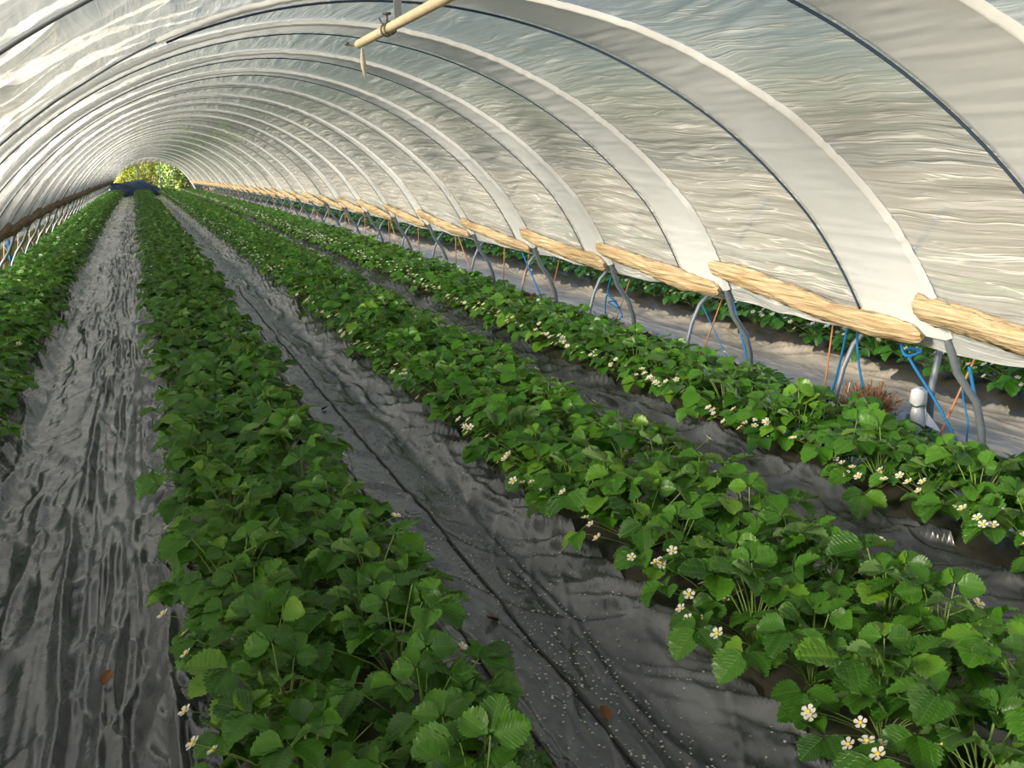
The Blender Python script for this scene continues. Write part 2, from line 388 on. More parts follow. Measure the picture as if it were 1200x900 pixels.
def build_film(name, xc, mat, fine):
    ys = ysteps(.9, YEND, .006 if fine else .02, .035 if fine else .12)
    ys = np.concatenate([np.arange(-1.0, .9, .05 if fine else .2), ys])
    x, z, nx, nz, s = arc_pts(HEM_L, HEM_R, 460 if fine else 60)
    Yg, Sg = np.meshgrid(ys, s, indexing='ij')
    k = np.clip(np.searchsorted(HARR, Yg)-1, 0, NH-2)
    ph = np.clip((Yg-HARR[k])/(HARR[k+1]-HARR[k]), 0, 1)
    Dn = .026+.022*np.sin(ph*math.pi)
    if fine:
        L = s[-1]; lf = np.clip((2.7-Sg)/1.2, 0, 1)       # left flank: creases run over the arch
        Sw = Sg+.10*fbm(Yg*.5, Sg*.7, 71)+.08*np.sin(ph*math.pi)+.06*Yg
        amp = np.clip(np.sin(ph*math.pi)*1.6, .25, 1)
        rt = .014*(fbm(Sw*6.5, Yg*.40, 72)-.5)+.009*ridge(Sw*9, Yg*.5, 73, .10)+.005*ridge(Sw*20, Yg*.8, 74, .14)
        Yq = Yg+.35*(fbm(Sg*1.3, Yg*.9, 83)-.5)
        lt = .08*(fbm(Sg*1.1+.3*Yg, Yq*2.1, 75)-.5)+.055*ridge(Sg*.9+.5*Yq, Yq*2.2, 76, .10)+.040*ridge(Sg*1.4-.8*Yq, Yq*2.4, 77, .09)+.012*ridge(Sg*2.4+1.3*Yq, Yq*5, 84, .10)
        Dn = Dn+amp*(rt*(1-lf)+lt*lf)
        # loose hem below the roll
        hem = np.clip((Sg-(L-.26))/.26, 0, 1)
        Dn = Dn+hem*(.02*(fbm(Yg*5, Sg*6, 78)-.5)+.02*np.sin(ph*math.pi))
        heml = np.clip((.3-Sg)/.3, 0, 1)
        Dn = Dn+heml*.03*(fbm(Yg*5, Sg*6, 79)-.5)
    X = xc+x[None, :]+nx[None, :]*Dn; Z = z[None, :]+nz[None, :]*Dn
    if fine:
        sag = np.clip((Sg-(s[-1]-.3))/.3, 0, 1)
        Z = Z-sag*.035*np.sin(ph*math.pi)+sag*.03*(fbm(Yg*2.2, 0*Yg, 80)-.5)
        sagl = np.clip((.3-Sg)/.3, 0, 1)
        Z = Z+sagl*.07*(fbm(Yg*1.6, 0*Yg, 81)-.5)
    Yw = Yg+SKEW*x[None, :]
    V = np.stack([X, Yw, Z+drop(Yw)], -1).reshape(-1, 3)
    uv = np.stack([Sg, Yg], -1).reshape(-1, 2)
    return obj(name, mesh_np(name, V, grid_faces(len(ys), len(s)), [mat], uv=uv))
FILM = tag(build_film('ceiling', 0, M_FILM, True), 'clear wrinkled plastic film arched over the strawberry tunnel', kind='structure')
tag(build_film('neighbour_ceiling', -5.62, M_FILM_N, False), 'plastic film of the next tunnel to the left', kind='structure')

# rolled-up lower edges, one gathered bundle per bay
def roll_mesh(yn, yf, side, zn, zf, r, seed, mat):
    n = 60; m = 40
    t = np.linspace(0, 1, n); P = []
    a = np.arange(m)*2*math.pi/m
    V = np.zeros((n, m, 3))
    for i in range(n):
        zc = zn+(zf-zn)*t[i]**.8-.03*math.sin(math.pi*t[i])+.035*(vnoise(t[i]*2.5+seed*3.1, seed*.7, 6)-.5)
        idx = th_at_z(zc, side)
        x, z = _ax[idx], _az[idx]; j = idx+1
        tx, tz = _ax[idx+4]-_ax[idx-4], _az[idx+4]-_az[idx-4]; l = math.hypot(tx, tz); tx, tz = tx/l, tz/l
        nx, nz = -tz, tx
        rr = r*(.62+.5*math.sin(math.pi*(.10+t[i]*.72)))*min(1, t[i]/.03+.12)**.5*min(1, (1-t[i])/.03+.12)**.5*(1+.30*(vnoise(t[i]*6, seed*1.3, 4)-.5))
        aw = a+.5*t[i]+.25*math.sin(t[i]*5+seed)
        flut = .92+.20*np.abs(np.sin(aw*3.5+seed))+.34*ridge(aw*1.9, t[i]*1.6+0*a, seed, .14)+.22*ridge(aw*4.2, t[i]*2.5+0*a, seed+3, .16)+.25*(vnoise(aw*1.2, t[i]*5+0*a, seed)-.5)
        ca, sa = np.cos(a)*rr*flut*1.15, np.sin(a)*rr*flut*.62
        y = yn+(yf-yn)*t[i]+SKEW*x+(.16 if side > 0 else 0)
        V[i, :, 0] = x-nx*(.03-.0)+tx*ca+nx*sa; V[i, :, 2] = z-nz*.03+tz*ca+nz*sa+drop(y); V[i, :, 1] = y
    F = grid_faces(n, m, True)
    return mesh_np('rolled_edge', V.reshape(-1, 3), F, [mat])
for k in range(NH-1):
    y0, y1 = HOOPS[k], HOOPS[k+1]
    if y1 < .5: continue
    big = 1.0 if k < 6 else .85
    o = obj('rolled_edge', roll_mesh(y0+.03, y1-.02, 1, .73, .89, .047*big, k, M_ROLL), FILM)
    o['label'] = 'tan gathered bundle of rolled film'
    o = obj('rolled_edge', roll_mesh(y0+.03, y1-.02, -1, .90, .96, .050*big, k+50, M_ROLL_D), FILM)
    o['label'] = 'dirty brown bundle of rolled film with backlit shade in its colour'

# ------------------------------------------------------------------ hoops
def hoop_curve(yc, n=70, off=0.0, ground=True, za=None, zb=None, leg=0.0):
    x, z, nx, nz, s = arc_pts(za if za is not None else .55, zb if zb is not None else .55, n)
    P = np.stack([x+nx*off, yc+SKEW*x, z+nz*off], -1)
    if ground:
        lx, rx = P[0, 0], P[-1, 0]
        l = [[-s_*q[0], yc+SKEW*-2.7, q[1]] for s_, q in ((1, (2.735, -.12)), (1, (2.71, .12)), (1, (2.67, .27)), (1, (2.605, .41)))]; r = [[q[0], yc+SKEW*2.7, q[1]] for q in ((2.605, .41), (2.67, .27), (2.71, .12), (2.735, -.12))]
        P = np.concatenate([l, P, r])
    P[:, 1] += leg*np.clip((1.25-P[:, 2])/1.25, 0, 1)*(P[:, 0] > 0)
    P[:, 2] += drop(yc)
    return P
XT = [-2.4, -1.2, -.7, -.26, .4, 1.0, 1.6, 2.5]
def far_shift(k, x): return np.interp(x, XT, [1.20, 1.08, .68, .50, .26, .12, .04, 0]) if k == 3 else 0*np.asarray(x)
def band_width(k, x, w):
    tp = [.0, .0, .06, .30, .70, .90, 1, 1] if k <= 3 else [.40, .48, .58, .68, .85, .95, 1, 1]
    return w*np.interp(x, XT, tp)
def near_y(k, x, w): return w+far_shift(k, x)-band_width(k, x, w)      # offset of the pole from the hoop's foot on the right
def strip_mesh(k, yc, w, off, seed):
    ny = 16; ns = 330 if yc < 14 else 120
    x, z, nx, nz, s = arc_pts(.86, .72, ns)
    if k <= 3:
        sel = x > -.85; x, z, nx, nz, s = (q[sel] for q in (x, z, nx, nz, s)); ns = len(x)
    t = np.concatenate([[0, .012, .025, .034, .042, .055, .08], np.linspace(.2, .93, ny-10), [.97, .985, 1]])
    Sg, Tg = np.meshgrid(s, t, indexing='ij')
    D = off-.003*np.sin(Tg*math.pi)+.002*ridge(Sg*7+Tg*.5, Tg*.6+seed, seed, .12)+.005*(fbm(Sg*2.5, Tg+seed, seed+2)-.5)
    wl = (band_width(k, x, w)+(.05*np.clip((x+.85)/.5, 0, 1)+.004 if k <= 3 else .05))[:, None]
    D = D+.024*np.clip(1-Tg*wl/.016, 0, 1)**.7+.020*np.clip(1-(1-Tg)*wl/.02, 0, 1)*np.clip(wl/.1, 0, 1)
    D = D-.004*ridge(Sg*26+.8*Tg*wl, Tg*.3+seed, seed+5, .10)
    X = x[:, None]+nx[:, None]*D; Z = z[:, None]+nz[:, None]*D
    Y = yc+SKEW*X+near_y(k, x, w)[:, None]-.026+Tg*wl+((.18 if k <= 3 else .42)*np.clip((1.25-z)/1.25, 0, 1)*(x > 0))[:, None]
    V = np.stack([X, Y, Z+drop(yc)], -1).reshape(-1, 3)
    return mesh_np('white_band', V, grid_faces(ns, ny), [M_BAND])
near_hoops = [k for k in range(NH) if HOOPS[k] > 2]
for k in range(NH):
    yc = HOOPS[k]
    w = bandw(k)
    q = near_hoops.index(k) if k in near_hoops else -1
    if q < 0: lab, grp = 'steel tunnel hoop overhead right at the near end above the camera', 'hoops above the camera'
    elif q < 12:
        lab = ('%s steel tunnel hoop from the camera, %s' % (ORD[q]+('' if q == 0 else ' nearest'), 'with a wide white film band' if w > .35 else 'with a narrow white film band' if w > 0 else 'bare of any white band')); grp = 'tunnel hoops'
    else: lab, grp = 'thin steel hoop in the distant part of the tunnel', 'distant tunnel hoops'
    h = thing('tunnel_hoop', lab, 'tunnel hoop', (0, yc, float(drop(yc))), 0, grp)
    inv = Matrix.Translation((0, -yc, -float(drop(yc))))
    c = hoop_curve(yc, 90 if k < 9 else 50, .010, leg=.18 if k <= 3 else .42); c[:, 1] += near_y(k, c[:, 0], w)
    mb = MB(); mb.tube(c, np.where(c[:, 2]-drop(yc) < .72, .0185, .0095 if k < 9 else .0075), 8)
    o = mb.build('pole', M_STEEL, h); o.data.transform(inv)
    if w > 0:
        me = strip_mesh(k, yc, w, -.003, k*3+1); me.transform(inv)
        o = obj('white_band', me, h); o['label'] = 'white film band along the pole'
        if k < 12:
            c = hoop_curve(yc, 90, -.012, False, .90, .80); c = c[c[:, 0] > -.85] if k <= 3 else c
            c[:, 1] += w+.016+far_shift(k, c[:, 0])+(.18 if k <= 3 else .42)*np.clip((1.25-c[:, 2])/1.25, 0, 1)*(c[:, 0] > 0)
            mb = MB(); mb.tube(c, .006 if k < 4 else .004 if k < 7 else .003, 6)
            o = mb.build('rope', M_ROPE_N, h); o.data.transform(inv); o['label'] = 'dark rope at the edge of the band'

def neighbour_hoops(xc, y0, side, lab, stub=False):
    mb = MB()
    c = hoop_curve(0.0, 50)
    if stub: c = c[:11]; c[:, 1] -= c[4, 1]; c[:, 0] += .01
    mb.tube(c, .0165, 7); me = mb.mesh('pole', M_STEEL)
    k = 0; y = y0
    nm, cat = ('leg_post', 'post') if stub else ('tunnel_hoop', 'tunnel hoop')
    what = 'curved leg post' if stub else 'hoop'
    while y < YEND-2:
        if k < 8: l, g = '%s %s of the next tunnel, %s' % (ORD[k], what, lab), 'legs of the next tunnel '+('right' if side > 0 else 'left')
        else: l, g = 'distant %s of the next tunnel, %s' % (what, lab), 'distant legs of the next tunnel '+('right' if side > 0 else 'left')
        h = obj(nm, me); h.location = (xc, y, float(drop(y))); tag(h, l, cat, g)
        k += 1; y += 1.85
neighbour_hoops(5.62, 5.05, 1, 'beside the right strawberry row', True)
neighbour_hoops(-5.62, 5.2, -1, 'in the grass strip at left')

# ------------------------------------------------------------------ strawberry plants
def leaflet_geo(K, fold, curl, rib, wf, seed, mid=True):
    """one serrated obovate leaflet, unit length along +Y"""
    r_ = np.random.default_rng(seed)
    st = 2*K+1; t = np.linspace(0, 1, st)
    prof = np.clip(np.sin(math.pi*np.clip(t, 0, 1)**.82), 0, 1)**.72*.49*wf
    prof[0] = .02; prof[-1] = .0
    cols = [-1, -.55, 0, .55, 1] if mid else [-1, 0, 1]
    V = []
    for i in range(st):
        tip = (i % 2 == 1)
        for c in cols:
            w = prof[i]*(1.06 if tip else .92) if abs(c) == 1 else prof[i]
            y = t[i]+(.10*abs(c)*(1-t[i])*t[i]*2)+(.05 if tip and abs(c) == 1 else 0)
            if abs(c) == 1 and i == st-1: y = 1.0
            x = c*w
            zz = fold*abs(x)-curl*t[i]**2-.10*fold*(abs(x)**2)*6
            if abs(c) < 1 and c != 0: zz += rib*(1 if tip else -1)
            zz += .02*r_.normal()*abs(c)
            V.append((x, y, zz))
    return np.array(V), grid_faces(st, len(cols))

LF = []      # detailed leaflet meshes
LFG_MID, LFG_LOW = [], []
for s in range(7):
    fold = [.35, .55, .75, .45, .25, .6, .95][s]; curl = [.12, .2, .05, .3, .18, .28, .1][s]
    V, Fq = leaflet_geo(9, fold, curl, .034, [1.0, .92, .98, 1.05, .95, .9, 1.0][s], 100+s)
    LF.append(mesh_np('leaflet', V, Fq, [M_LEAF], uv=V[:, :2]))
    LFG_MID.append(leaflet_geo(4, fold, curl, .015, 1.0, 120+s))
    LFG_LOW.append(leaflet_geo(2, fold, curl, 0, 1.0, 140+s, False))

def leaf_variant(d, h, pitch, size, seed):
    """stalk points and the three leaflet matrices; leaf grows along +Y"""
    r_ = np.random.default_rng(seed)
    bend = r_.uniform(.2, .6)
    pts = [np.array([0, d*t**(1+bend), h*t**(1-.35*bend)]) for t in np.linspace(0, 1, 5)]
    tip = Vector(pts[-1]); mats = []
    for az, sc in ((0, 1.0), (math.radians(r_.uniform(62, 88)), .92), (-math.radians(r_.uniform(62, 88)), .92)):
        p = pitch+r_.uniform(-.15, .15)
        Rm = Matrix.Rotation(p, 4, 'X') @ Matrix.Rotation(az, 4, 'Z') @ Matrix.Rotation(r_.uniform(-.30, .02), 4, 'X') @ Matrix.Rotation(r_.uniform(-.3, .3), 4, 'Y')
        sz = size*sc*r_.uniform(.9, 1.1)
        off = Rm @ Vector((0, .006, 0))
        mats.append((Matrix.Translation(tip+off) @ Rm @ Matrix.Diagonal((sz, sz, sz, 1)), int(r_.integers(0, 7))))
    return pts, mats
VARS = []
for i in range(8): VARS.append(leaf_variant(rng.uniform(.15, .23), rng.uniform(.07, .16), rng.uniform(-.55, .1), rng.uniform(.075, .098), 200+i))   # outer
for i in range(6): VARS.append(leaf_variant(rng.uniform(.08, .15), rng.uniform(.16, .23), rng.uniform(-.2, .5), rng.uniform(.078, .10), 220+i))     # middle
for i in range(4): VARS.append(leaf_variant(rng.uniform(.03, .08), rng.uniform(.19, .27), rng.uniform(.2, .9), rng.uniform(.06, .085), 240+i))        # inner
STALK, TRIF, LOW, MIDL = [], [], [], []
for pts, mats in VARS:
    mb = MB(); mb.tube(pts, [.0028, .0024, .002, .002, .0018], 5, False); STALK.append(mb.mesh('leaf', M_STEM))
    mb = MB(); mb.cur = 1; mb.tube(pts, [.0028, .0024, .002, .002, .0018], 4, False); mb.cur = 0
    lowV, lowF, n0 = [], [], 0
    midV, midF, n1 = [], [], 0
    for mt, li in mats:
        A = np.array(mt)
        V, Fq = LFG_MID[li]; W = V @ A[:3, :3].T+A[:3, 3]; mb.add(W, Fq); midV.append(W); midF.append(Fq+n1); n1 += len(W)
        V, Fq = LFG_LOW[li]; lowV.append(V @ A[:3, :3].T+A[:3, 3]); lowF.append(Fq+n0); n0 += len(V)
    TRIF.append(mb.mesh('leaf', [M_LEAF, M_STEM])); LOW.append((np.concatenate(lowV), np.concatenate(lowF))); MIDL.append((np.concatenate(midV), np.concatenate(midF)))

def petal_geo():
    V = []; Fs = []
    for p in range(5):
        a0 = p*2*math.pi/5; b = len(V)
        V.append((0.002*math.cos(a0), .002*math.sin(a0), 0))
        for da, rr, zz in ((-.48, .0085, .0015), (-.42, .0135, .003), (0, .0155, .0035), (.42, .0135, .003), (.48, .0085, .0015)):
            V.append((rr*math.cos(a0+da), rr*math.sin(a0+da), zz))
        V.append((.009*math.cos(a0), .009*math.sin(a0), .0005))
        Fs += [(b, b+1, b+6), (b+1, b+2, b+6), (b+2, b+3, b+6), (b+3, b+4, b+6), (b+4, b+5, b+6), (b+5, b, b+6)]
    return np.array(V), Fs
def dome(r, h, n=8):
    V = [(0, 0, h)]; F = []
    for k, (rr, zz) in enumerate(((.6, .8), (1, .25), (.9, 0))):
        for j in range(n): V.append((r*rr*math.cos(2*math.pi*j/n), r*rr*math.sin(2*math.pi*j/n), h*zz))
    for j in range(n): F.append((0, 1+j, 1+(j+1) % n))
    for k in range(2):
        for j in range(n): F.append((1+k*n+j, 1+(k+1)*n+j, 1+(k+1)*n+(j+1) % n, 1+k*n+(j+1) % n))
    return np.array(V), F
FLOW = []
for i in range(6):
    r_ = np.random.default_rng(300+i)
    d, h = r_.uniform(.15, .27), r_.uniform(.08, .20)
    pts = [np.array([.02*math.sin(t*3), d*t, h*t**.7]) for t in np.linspace(0, 1, 6)]
    Rm = np.array(Matrix.Rotation(r_.uniform(-.9, -.2), 3, 'X') @ Matrix.Rotation(r_.uniform(-.4, .4), 3, 'Y'))*1.22
    mb = MB(); mb.cur = 1; mb.tube(pts, .0013, 4, False); mb.cur = 0
    V, Fq = petal_geo(); mb.add(V @ Rm.T+pts[-1], Fq)
    fl = mb.mesh('flower', [M_PETAL, M_STEM])
    V, Fq = dome(.005, .004); mc = MB(); mc.add((V+np.array([0, 0, .001])) @ Rm.T+pts[-1], Fq)
    FLOW.append((fl, mc.mesh('flower_centre', M_YELLOW), pts[-1], Rm))

def project(P):
    d = P-CAM; z = d @ FWD
    return 600+F_PX*(d @ RT)/z, 450-F_PX*(d @ UP)/z, z

plants = []     # (row, side, x, y)
for rn in ('r1', 'r2', 'r3', 'r4', 'r5', 'r0', 'r6'):
    xc, hw = ROWS[rn]
    off = .165 if rn != 'r4' else .11
    for side in (-1, 1):
        y = (.55 if rn != 'r0' else 5)+(.13 if side > 0 else 0)
        while y < YEND-1.2:
            plants.append((rn, side, xc+side*off+rng.normal()*.025, y+rng.normal()*.03)); y += .265
vis = []
for p in plants:
    P = np.array([p[2], p[3], .25]); px, py, z = project(P)
    if z > .3 and -60 < px < 1300 and -50 < py < 1040 and p[0] not in ('r0', 'r6'):
        if p[0] == 'r5' and not (py < 560): pass
        vis.append((z, p))
vis.sort(key=lambda q: q[0])
IND = [q[1] for q in vis[:300]]; INDSET = set(id(q) for q in IND)
REST = [p for p in plants if id(p) not in INDSET]

ROWTXT = {'r1': 'the far-left row', 'r2': 'the bottom-centre row', 'r3': 'the row right of the wide path', 'r4': 'the row beside the hoop legs', 'r5': 'the row beyond the hoop legs'}
FLOWP = {'r1': .3, 'r2': .7, 'r3': 3.0, 'r4': 5.0, 'r5': 3.4}
count = {}
for zi, p in enumerate(IND):
    rn, side, x, y = p
    k = count.get((rn, side), 0); count[(rn, side)] = k+1
    st = 'left' if side < 0 else 'right'
    if k < 8: lab = '%s strawberry plant on the %s side of %s' % (ORD[k]+('' if k == 0 else ' nearest'), st, ROWTXT[rn])
    else: lab = 'strawberry plant further back on the %s side of %s' % (st, ROWTXT[rn])
    dist = vis[zi][0]
    near = dist < 4.6
    rz = rng.uniform(0, 6.28)
    base = float(drop(y))+BED_H-.005
    pl = thing('strawberry_plant', lab, 'strawberry plant', (x, y, base), rz, 'strawberry plants on the %s side of %s' % (st, ROWTXT[rn]))
    n = int(rng.integers(18, 22))
    sc0 = rng.uniform(.90, 1.14)*(.9 if rn == 'r4' and side > 0 else 1)
    for j in range(n):
        if j < n*.42: vi = int(rng.integers(0, 8))
        elif j < n*.76: vi = int(rng.integers(8, 14))
        else: vi = int(rng.integers(14, 18))
        az = j*2.399+rng.normal()*.25; s = sc0*rng.uniform(.86, 1.15)
        # outer leaves of the two lines lean to the outside of the bed
        m = Matrix.Rotation(az, 4, 'Z') @ Matrix.Rotation(rng.normal()*.12, 4, 'X') @ Matrix.Diagonal((s, s, s, 1))
        if near:
            lf = obj('leaf', STALK[vi], pl, m)
            for mt, li in VARS[vi][1]:
                obj('leaflet', LF[li], lf, mt)
        else:
            obj('leaf', TRIF[vi], pl, m)
    nf = rng.poisson(FLOWP[rn]*(1.3 if side < 0 else .8))
    a0 = (math.pi if side < 0 else 0)-rz           # flower trusses hang to the path side
    a0 += rng.normal()*.5
    for j in range(min(nf, 7)):
        fl, fc, _, _ = FLOW[int(rng.integers(0, 6))]
        a = (math.pi/2 if side < 0 else -math.pi/2)-rz+rng.normal()*.55
        s = rng.uniform(.85, 1.15)
        m = Matrix.Rotation(a, 4, 'Z') @ Matrix.Diagonal((s, s, s, 1))
        f_ = obj('flower', fl, pl, m)
        obj('flower_centre', fc, f_)

# the remaining plants further away (and beside the camera), one bulk object per row
for rn in ROWS:
    pr = [p for p in REST if p[0] == rn]
    Vs, Fs, Ms, n0 = [], [], [], 0
    for _, side, x, y in pr:
        far = max(0, (y-14)/50); n = int(round(18*(1-.45*far))); sc0 = 1+.22*far
        base = np.array([x, y, float(drop(y))+BED_H])
        for j in range(n):
            if j < n*.42: vi = int(rng.integers(0, 8))
            elif j < n*.76: vi = int(rng.integers(8, 14))
            else: vi = int(rng.integers(14, 18))
            V, Fq = (MIDL if y < 5 and rn in ('r2', 'r3', 'r4', 'r1') else LOW)[vi]; a = j*2.399+rng.uniform(0, 1.2); s = sc0*rng.uniform(.88, 1.15); c_, s_ = math.cos(a)*s, math.sin(a)*s
            W = np.stack([V[:, 0]*c_-V[:, 1]*s_, V[:, 0]*s_+V[:, 1]*c_, V[:, 2]*min(s, 1.1)], -1)+base
            Vs.append(W); Fs.append(Fq+n0); Ms.append(np.zeros(len(Fq), int)); n0 += len(W)
        for j in range(rng.poisson(FLOWP.get(rn, 1.0)*1.1)):
            a = math.pi/2*(1 if side < 0 else -1)+rng.normal()*.6; d = rng.uniform(.12, .26); h = rng.uniform(.1, .24)
            c = base+np.array([-math.sin(a)*d, math.cos(a)*d, h]); r = .013*(1+.5*far)
            q = c+np.array([[-r, -r*.6, 0], [r, -r*.6, .004], [r*.8, r, .01], [-r*.8, r, .008]])
            Vs.append(q); Fs.append(np.array([[0, 1, 2, 3]])+n0); Ms.append(np.ones(1, int)); n0 += 4
    if not Vs: continue
    o = obj('strawberry_foliage', mesh_np('strawberry_foliage', np.concatenate(Vs), np.concatenate(Fs), [M_LEAF_FAR, M_PETAL], mat_idx=np.concatenate(Ms)))
    t_ = {'r0': 'the bed left of the tunnel behind the left hoop legs', 'r6': 'the second bed of the neighbouring tunnel'}.get(rn) or ROWTXT[rn]
    tag(o, 'dense strawberry foliage running into the distance on '+t_, 'strawberry foliage', None, 'stuff')

# ------------------------------------------------------------------ right-hand leg line: ropes, twines, posts
def cord(name, label, cat, pts, r, mat, group=None, wob=0.0, sub=8):
    P = np.array(pts, float); n = len(P)
    t = np.linspace(0, n-1, (n-1)*sub+1)
    # Catmull-Rom through the points
    def cr(tt):
        i = min(int(tt), n-2); f = tt-i
        p0, p1, p2, p3 = P[max(i-1, 0)], P[i], P[i+1], P[min(i+2, n-1)]
        return .5*((2*p1)+(-p0+p2)*f+(2*p0-5*p1+4*p2-p3)*f*f+(-p0+3*p1-3*p2+p3)*f**3)
    Q = np.array([cr(v) for v in t])
    if wob: Q += wob*np.stack([np.sin(t*5), np.cos(t*4.1), np.zeros_like(t)], -1)
    Q[:, 2] += drop(Q[:, 1])
    mb = MB(); mb.tube(Q, r, 6)
    return tag(mb.build(name, mat), label, cat, group)
cord('blue_rope', 'taut blue rope with a loose loop at its top beside the nearest right hoop leg', 'rope',
     [(2.65, 4.06, .62), (2.65, 4.16, .66), (2.65, 4.24, .60), (2.65, 4.20, .53), (2.66, 4.10, .57), (2.70, 4.25, .53), (2.75, 4.05, .28), (2.76, 3.83, .02)], .008, M_BLUE)
cord('blue_rope', 'blue rope running straight down along the nearest right hoop leg', 'rope', [(2.74, 3.86, .53), (2.77, 3.79, .25), (2.79, 3.72, .0)], .009, M_BLUE)
cord('blue_rope', 'thin kinked blue rope hanging beside the nearest right hoop leg', 'rope', [(2.74, 3.90, .46), (2.76, 3.90, .35), (2.74, 3.84, .25), (2.76, 3.86, .16), (2.77, 3.85, .02)], .005, M_BLUE)
cord('blue_rope', 'blue rope slanting to the foot of the leg beside the dry weed', 'rope', [(2.72, 4.77, .58), (2.76, 4.88, .32), (2.78, 5.0, .03)], .007, M_BLUE)
cord('blue_rope', 'short blue rope end dangling above the dry weed', 'rope', [(2.86, 4.86, .62), (2.90, 4.90, .45), (2.89, 4.86, .33), (2.90, 4.83, .20)], .007, M_BLUE)
cord('blue_rope', 'blue rope tied down along the second nearest right hoop leg', 'rope', [(2.74, 6.02, .60), (2.78, 5.78, .02)], .008, M_BLUE)
cord('blue_rope', 'thin blue rope slanting between the second nearest leg pair', 'rope', [(2.72, 6.38, .50), (2.80, 6.02, .03)], .004, M_BLUE)
cord('blue_rope', 'bundled loops of blue rope on the third nearest right leg', 'rope',
     [(2.72, 7.86, .60), (2.72, 7.97, .40), (2.70, 7.80, .36), (2.74, 8.0, .31), (2.72, 7.76, .30), (2.72, 7.98, .38), (2.74, 8.03, .16), (2.74, 7.73, .22), (2.76, 7.9, .34)], .007, M_BLUE)
cord('blue_rope', 'blue rope slanting to the fourth nearest right leg', 'rope', [(2.70, 10.02, .58), (2.78, 9.53, .03)], .008, M_BLUE)
cord('orange_twine', 'orange twine crossing behind the blue rope at the nearest right leg', 'twine', [(2.84, 3.93, .55), (2.86, 4.19, .0)], .006, M_ORANGE)
cord('orange_twine', 'short orange twine behind the leg beside the dry weed', 'twine', [(2.93, 5.17, .56), (2.95, 5.26, .05)], .0055, M_ORANGE)
cord('orange_twine', 'orange twine slanting down at the second nearest right leg pair', 'twine', [(2.75, 6.13, .63), (2.79, 6.55, .02)], .0055, M_ORANGE)
cord('orange_twine', 'orange twine slanting down at the third nearest right leg', 'twine', [(2.75, 7.60, .55), (2.79, 8.05, .02)], .0055, M_ORANGE)
cord('orange_twine', 'orange twine slanting down at the fourth nearest right leg', 'twine', [(2.75, 9.08, .65), (2.79, 9.55, .02)], .0055, M_ORANGE)
cord('orange_twine', 'second orange twine just behind the fourth nearest right leg', 'twine', [(2.75, 9.90, .62), (2.79, 10.35, .02)], .0055, M_ORANGE)
for k in range(7, NH-2):
    yb = HOOPS[k]+SKEW*2.75
    for s, dy in ((1, .45), (1, -.4)):
        if dy < 0 and k % 2: continue
        cord('orange_twine', 'orange twine tied between far hoop legs on the right', 'twine', [(2.72, yb+.05, .66), (2.82, yb+dy, .0)], .006, M_ORANGE, 'far orange twines on the right', sub=1)
    ybl = HOOPS[k]-SKEW*2.75
    if ybl > 11:
        cord('orange_twine', 'faded twine slanting between hoop legs on the left', 'twine', [(-2.72, ybl+.05, .72), (-2.86, ybl+.5, .0)], .007, M_PIPE, 'twines on the left', sub=1)
cord('blue_rope', 'blue rope at the foot of the left hoop legs', 'rope', [(-2.76, 16.3, .75), (-2.74, 15.8, .35), (-2.72, 16.1, .06)], .018, M_BLUE)

# extra support post and capped standpipe
mb = MB(); mb.tube([(2.86, 4.24, -.1), (2.87, 4.24, .35), (2.92, 4.20, .85)], .019, 9)
tag(mb.build('support_post', M_STEEL), 'grey steel support post right behind the capped standpipe', 'post')
M_BAG = thin_mat('white_bag', (.82, .83, .84), .2, .12, .3, (.66, .68, .70), 20)
M_GREENP = simple('dark_green_tube', (.03, .085, .06), .4)
M_GREYP = simple('grey_post', (.28, .29, .28), .6)
sp_ = thing('standpipe', 'short standpipe capped with a tied white plastic bag beside the dry weed', 'standpipe', (2.78, 4.22, .0)); sp_.scale = (1.2, 1.2, 1.22)
mb = MB(); mb.tube([(0, 0, -.05), (0, 0, .16), (0, 0, .24)], [.017, .017, .015], 10); mb.build('post', M_GREYP, sp_)
mb = MB(); mb.tube([(-.035, .02, .03), (-.036, .02, .10), (-.034, .02, .165)], [.016, .017, .016], 10); mb.build('side_tube', M_GREENP, sp_)
V = []; a = np.arange(12)*2*math.pi/12
for zz, rr in ((.10, .026), (.15, .034), (.185, .030), (.207, .022), (.225, .036), (.262, .037), (.276, .034), (.279, .004)):
    w = rr*(1+.12*np.sin(a*2+.6)+.09*np.sin(a*5+zz*60))
    V.append(np.stack([w*np.cos(a)-.012, w*np.sin(a), np.full(12, zz)+.006*np.sin(a*2)], -1))
o = obj('bag', mesh_np('bag', np.concatenate(V), grid_faces(8, 12, True), [M_BAG]), sp_); o['label'] = 'white plastic bag'
Vf = np.array([(.012, -.02, .20), (.016, -.012, .19), (.085, -.05, .085), (.05, -.045, .10), (.015, -.03, .12), (.03, -.02, .16)])
mb = MB(); mb.add(np.concatenate([Vf, Vf+np.array([0, .004, .001])]), [(0, 1, 5), (5, 1, 2), (5, 2, 3), (5, 3, 4), (0, 5, 4), (6, 11, 7), (11, 8, 7), (11, 9, 8), (11, 10, 9), (6, 10, 11), (0, 6, 7, 1), (1, 7, 8, 2), (2, 8, 9, 3), (3, 9, 10, 4), (4, 10, 6, 0)]); mb.build('bag_flap', M_BAG, sp_, False)
mb = MB(); mb.tube([(.030*math.cos(t)-.012, .030*math.sin(t), .207+.003*math.sin(3*t)) for t in np.linspace(0, 6.3, 14)], .004, 5); mb.build('tie', M_GREENP, sp_)
mb = MB(); mb.tube([(.034*math.cos(t)-.014, .034*math.sin(t), .12-.02*math.cos(t)) for t in np.linspace(0, 6.3, 14)], .004, 5); mb.build('strap', M_GREENP, sp_)

